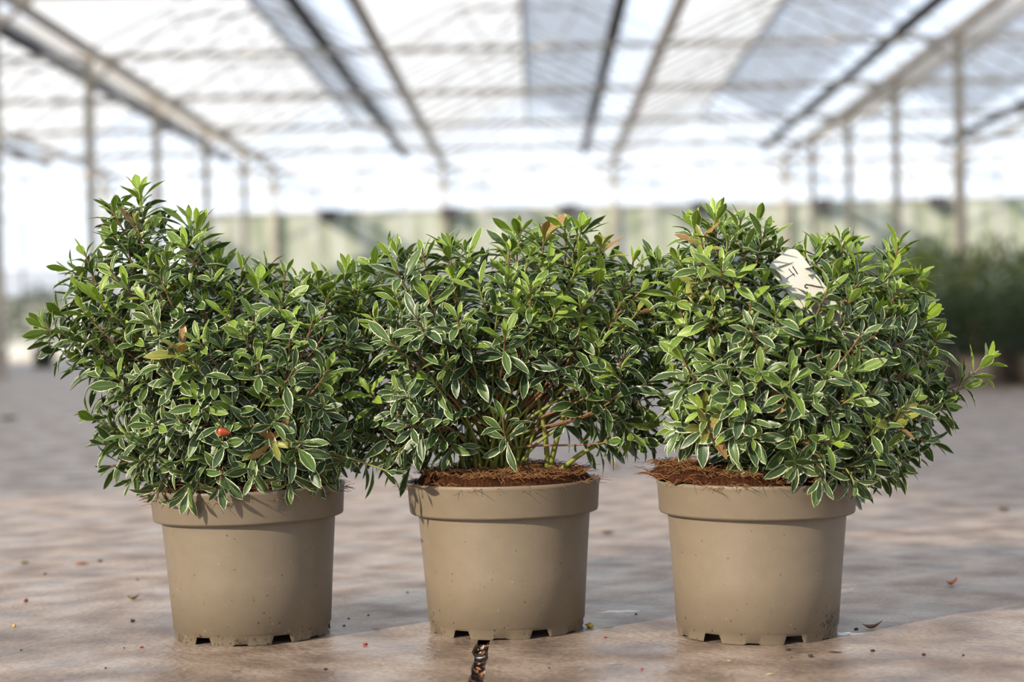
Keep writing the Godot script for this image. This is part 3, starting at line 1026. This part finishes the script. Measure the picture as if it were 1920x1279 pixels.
# ------------------------------------------------------------------ plants further back
func clump(r: float, h: float, y0: float, leaves: int, ln: float, kinds: Array) -> ArrayMesh:
	var parts := {}
	for n in leaves:
		var dir := Vector3(rng.randfn(), rng.randfn(), rng.randfn()).normalized()
		var k := pow(rng.randf(), 0.35)
		var p := Vector3(dir.x * r * k, y0 + h * 0.5 + dir.y * h * 0.5 * k, dir.z * r * k)
		var d := (dir + Vector3(rng.randfn(0, 0.5), 0.5 + rng.randfn(0, 0.4), rng.randfn(0, 0.5))).normalized()
		var x := d.cross(Vector3(rng.randfn(), rng.randfn(), rng.randfn())).normalized()
		var kd: int = kinds[rng.randi() % kinds.size()]
		if not parts.has(kd): parts[kd] = begin()
		parts[kd].append_from(leaf_mesh[0][n % LEAF_VARIANTS], 0, Transform3D(Basis(x * ln, d * ln, x.cross(d) * ln), p))
	var whole := ArrayMesh.new()
	for kd in parts:
		whole.add_surface_from_arrays(Mesh.PRIMITIVE_TRIANGLES, parts[kd].commit_to_arrays())
		whole.surface_set_material(whole.get_surface_count() - 1, M.far_leaf[kd])
	return whole

func build_background_plants() -> void:
	M.far_leaf = []
	for c in [col(40, 52, 28), col(32, 42, 25), col(124, 126, 42), col(94, 104, 40), col(74, 102, 50)]:
		var m := solid(c, 0.5)
		m.backlight_enabled = true
		m.backlight = Color(0.3, 0.36, 0.14)
		M.far_leaf.append(m)
	var make := func(r: float, h: float, leaves: int, ln: float, kinds: Array, pot_mat: Material, k: float, label: String, group: String) -> Node3D:
		var o := Node3D.new()
		put("pot", pot_mesh(0.17 * k, 0.088 * k, 0.0985 * k, 0.1105 * k, 0.036 * k, 0.0, false), pot_mat, o)
		var st := begin()
		add_tube(st, [Vector3(0, 0.02, 0), Vector3(0, 0.17 * k + h * 0.5, 0)], [0.012 * k, 0.006 * k], 6)
		put("stem", fin(st), M.twig_red, o)
		var so := CylinderMesh.new()
		so.top_radius = 0.1 * k
		so.bottom_radius = 0.1 * k
		so.height = 0.01
		put("soil", so, M.dirt, o, Transform3D(Basis(), Vector3(0, 0.16 * k, 0)))
		tag(put("foliage", clump(r, h, 0.16 * k, leaves, ln, kinds), null, o), "", "", "", "stuff")
		tag(o, label, "potted plant", group)
		return o
	var place := func(proto: Node3D, called: String, p: Vector3, first: bool) -> void:
		var o: Node3D = proto if first else proto.duplicate()
		o.name = numbered(called)
		add_child(o, true)
		o.position = p
		o.rotation.y = rng.randf() * TAU
		o.scale = Vector3.ONE * rng.randf_range(0.94, 1.06)
	var dark: Node3D = make.call(0.22, 0.40, 900, 0.05, [0, 0, 1], M.taupe_pot, 1.0, "dark green potted shrub in the block of plants behind the right shrub", "dark potted shrubs in the block on the right")
	var first := true
	for row in 4:
		for i in 5:
			place.call(dark, "nursery_shrub", Vector3(1.78 + i * 0.36 + 0.06 * row, 0, -10.6 - row * 0.40), first)
			first = false
	var tall: Node3D = make.call(0.25, 0.72, 1000, 0.055, [2, 3, 0], M.taupe_pot, 1.15, "taller yellow-green potted shrub standing behind the dark potted block", "yellow-green shrubs behind the dark block")
	first = true
	for row in 2:
		for i in 6:
			place.call(tall, "yellow_green_shrub", Vector3(2.2 + i * 0.45, 0, -12.5 - row * 0.48), first)
			first = false
	var left: Node3D = make.call(0.46, 1.0, 1100, 0.09, [4, 0, 4], M.black_pot, 1.7, "green shrub in a black pot far behind the left shrub", "black-potted shrubs far off on the left")
	first = true
	for p in [[-9.95, -30.2], [-9.05, -30.8], [-8.15, -30.3], [-7.05, -30.6]]:
		place.call(left, "far_shrub", Vector3(p[0], 0, p[1]), first)
		first = false

# ------------------------------------------------------------------ litter on the floor
func build_litter() -> void:
	var curl := func(ln: float, wd: float, bend: float, twist: float) -> ArrayMesh:
		var st := begin()
		st.set_smooth_group(0)
		var pos := func(i: int, j: int, off: float) -> Vector3:
			var t := i / 7.0
			var u := j / 2.0 - 1.0
			var w: float = wd * sin(PI * clampf(t, 0.03, 0.98))
			return Vector3((t - 0.5) * ln, off + 0.0008 + bend * ln * pow(absf(t - 0.45) * 2.0, 2.0) + absf(u) * w * 0.5 + twist * u * w * (t - 0.5), u * w)
		for i in 7:
			for j in 4:
				quad(st, pos.call(i, j, 0.0003), pos.call(i + 1, j, 0.0003), pos.call(i + 1, j + 1, 0.0003), pos.call(i, j + 1, 0.0003))
		return fin(st)
	var lump := func(s: float, sd: int) -> ArrayMesh:
		var st := begin()
		st.set_smooth_group(0)
		var pos := func(i: int, j: int) -> Vector3:
			var a := PI * i / 5.0
			var b := TAU * (j % 8) / 8.0
			var r: float = s * (1.0 + 1.1 * noise.get_noise_3d(cos(b) * sin(a) * 1.6 + sd * 1.37, cos(a) * 1.6, sin(b) * sin(a) * 1.6))
			return Vector3(cos(b) * sin(a) * r, s * 0.45 + cos(a) * r * 0.5, sin(b) * sin(a) * r * 0.7)
		for i in 5:
			for j in 8:
				quad(st, pos.call(i, j), pos.call(i, j + 1), pos.call(i + 1, j + 1), pos.call(i + 1, j))
		return fin(st)
	var leaf := func(px: float, py: float, size_px: float, wd: float, bend: float, mat: String, label: String, group: String, turn: float) -> void:
		var p := ground(px, py)
		var ln: float = size_px / FOCAL * (p - cam.position).length()
		var o := put("fallen_leaf", curl.call(ln, ln * wd, bend, 0.6), M[mat], self, Transform3D(Basis(Vector3.UP, turn), p))
		tag(o, label, "leaf", group)
	var crumb := func(px: float, py: float, size_px: float, mat: String, called: String, label: String, group: String) -> void:
		var p := ground(px, py)
		var s: float = size_px * 0.5 / FOCAL * (p - cam.position).length()
		var o := put(called, lump.call(s, int(px)), M[mat], self, Transform3D(Basis(Vector3.UP, px), p))
		tag(o, label, "crumb" if called == "soil_crumb" else ("petal" if called == "red_petal" else "seed"), group)
	leaf.call(1643, 1186, 40, 0.26, 0.3, "brown", "curled brown leaf lying beside the right pot", "", 0.2)
	leaf.call(1793, 1103, 26, 0.36, 0.4, "orange", "orange-brown dry leaf on bare floor right of the right pot", "", 0.5)
	leaf.call(1892, 961, 22, 0.4, 0.15, "brown", "dark brown dry leaf on the floor beyond the orange-brown one", "", 0.0)
	leaf.call(1141, 1005, 28, 0.3, 0.12, "brown", "brown leaf lying between the middle and right pots", "", 0.1)
	leaf.call(1155, 881, 22, 0.4, 0.1, "orange", "small orange leaf far back between middle and right pots", "", 0.4)
	leaf.call(243, 1131, 24, 0.36, 0.35, "olive", "yellow-green curled leaf on the floor left of the left pot", "", -0.2)
	leaf.call(145, 1063, 28, 0.22, 0.05, "orange", "flat orange-brown leaf far left of the left pot", "", 0.1)
	leaf.call(37, 1062, 16, 0.5, 0.1, "olive", "small olive leaf scrap beyond the flat orange-brown leaf", "", 0.4)
	leaf.call(1140, 1185, 34, 0.1, 0.05, "olive", "narrow pale green leaf right of the middle pot", "", 0.1)
	leaf.call(1573, 1232, 30, 0.12, 0.04, "crumb", "dark narrow leaf scrap in front of the right pot", "", -0.3)
	leaf.call(1690, 892, 24, 0.4, 0.1, "olive", "olive leaf under the right side of the right shrub", "", 0.3)
	leaf.call(6, 789, 40, 0.3, 0.1, "olive", "green leaf far back on the left floor", "", 0.0)
	leaf.call(1153, 1254, 26, 0.1, 0.12, "grey", "curved grey feather-like scrap in front of the middle and right pots", "", 0.2)
	leaf.call(703, 1188, 19, 0.12, 0.06, "brown", "thin brown scrap between the left and middle pots", "", -0.2)
	leaf.call(437, 1267, 24, 0.08, 0.03, "brown", "thin brown twig scrap in front of the left pot", "", 0.1)
	for s in [[1372, 1248, 16], [1450, 1273, 24], [1602, 1224, 13], [340, 1265, 9], [64, 1189, 9], [1088, 1249, 7], [1710, 1247, 8]]:
		leaf.call(s[0], s[1], s[2], 0.09, 0.05, "pale", "pale yellow-green sliver lying on the concrete", "pale slivers on the floor", s[0] * 0.1)
	for s in [[180, 1058, 9], [241, 1172, 11], [190, 1260, 5], [607, 1263, 8], [762, 1117, 6], [642, 1180, 6], [688, 1160, 5], [1030, 1260, 5], [1612, 1187, 8], [1643, 1228, 9], [1526, 1239, 11], [1585, 1028, 11], [1483, 1226, 8], [225, 1222, 5], [75, 1082, 7], [1490, 1240, 4], [1195, 1158, 6], [1815, 1236, 6], [1740, 1235, 8], [250, 1093, 6], [30, 1226, 5], [650, 1166, 5]]:
		crumb.call(s[0], s[1], s[2], "crumb", "soil_crumb", "dark soil crumb lying on the concrete", "soil crumbs on the floor")
	for s in [[39, 1134, 10], [258, 1221, 7], [682, 1216, 8], [1137, 1202, 6], [1206, 1262, 6]]:
		crumb.call(s[0], s[1], s[2], "red", "red_petal", "tiny red petal lying on the concrete", "red petals on the floor")
	crumb.call(1108, 1183, 19, "yellow", "yellow_bud", "small yellow bud beside the middle pot", "")
	crumb.call(17, 1181, 9, "yellow", "yellow_seed", "tiny yellow seed far left on the floor", "")
	# debris caught in the joint
	for i in 30:
		var z := -1.80 - i * 0.0075
		var p := Vector3(-0.067 + rng.randf_range(-0.006, 0.006), -0.004, z)
		var o := put("joint_scrap", curl.call(rng.randf_range(0.006, 0.016), 0.002, 0.2, 0.5), M[["brown", "orange", "grey", "brown"][i % 4]], self, Transform3D(Basis(Vector3.UP, rng.randf() * TAU) * Basis(Vector3.RIGHT, rng.randf_range(-0.4, 0.4)), p))
		tag(o, "dry plant scrap caught in the dark floor joint", "plant scrap", "scraps in the floor joint")
	# shallow wet patches
	var wet := func(px: float, py: float, rx: float, rz: float, label: String) -> void:
		var p := ground(px, py, 0.0006)
		var st := begin()
		st.set_smooth_group(-1)
		var ringp := []
		for k in 40:
			var a := TAU * k / 40.0
			var r: float = 1.0 + 0.5 * noise.get_noise_2d(cos(a) * 1.6 + px, sin(a) * 1.6)
			ringp.append(Vector3(cos(a) * rx * r, 0, sin(a) * rz * r))
		for k in 40:
			for v in [Vector3(0, 0.0004, 0), ringp[k], ringp[(k + 1) % 40]]: st.add_vertex(v)
		var o := put("puddle", fin(st), M.water, self, Transform3D(Basis(), p))
		tag(o, label, "puddle")
	wet.call(1168, 1152, 0.022, 0.010, "thin wet patch between the middle and right pots")
	wet.call(1602, 1194, 0.020, 0.010, "thin wet patch at the foot of the right pot")
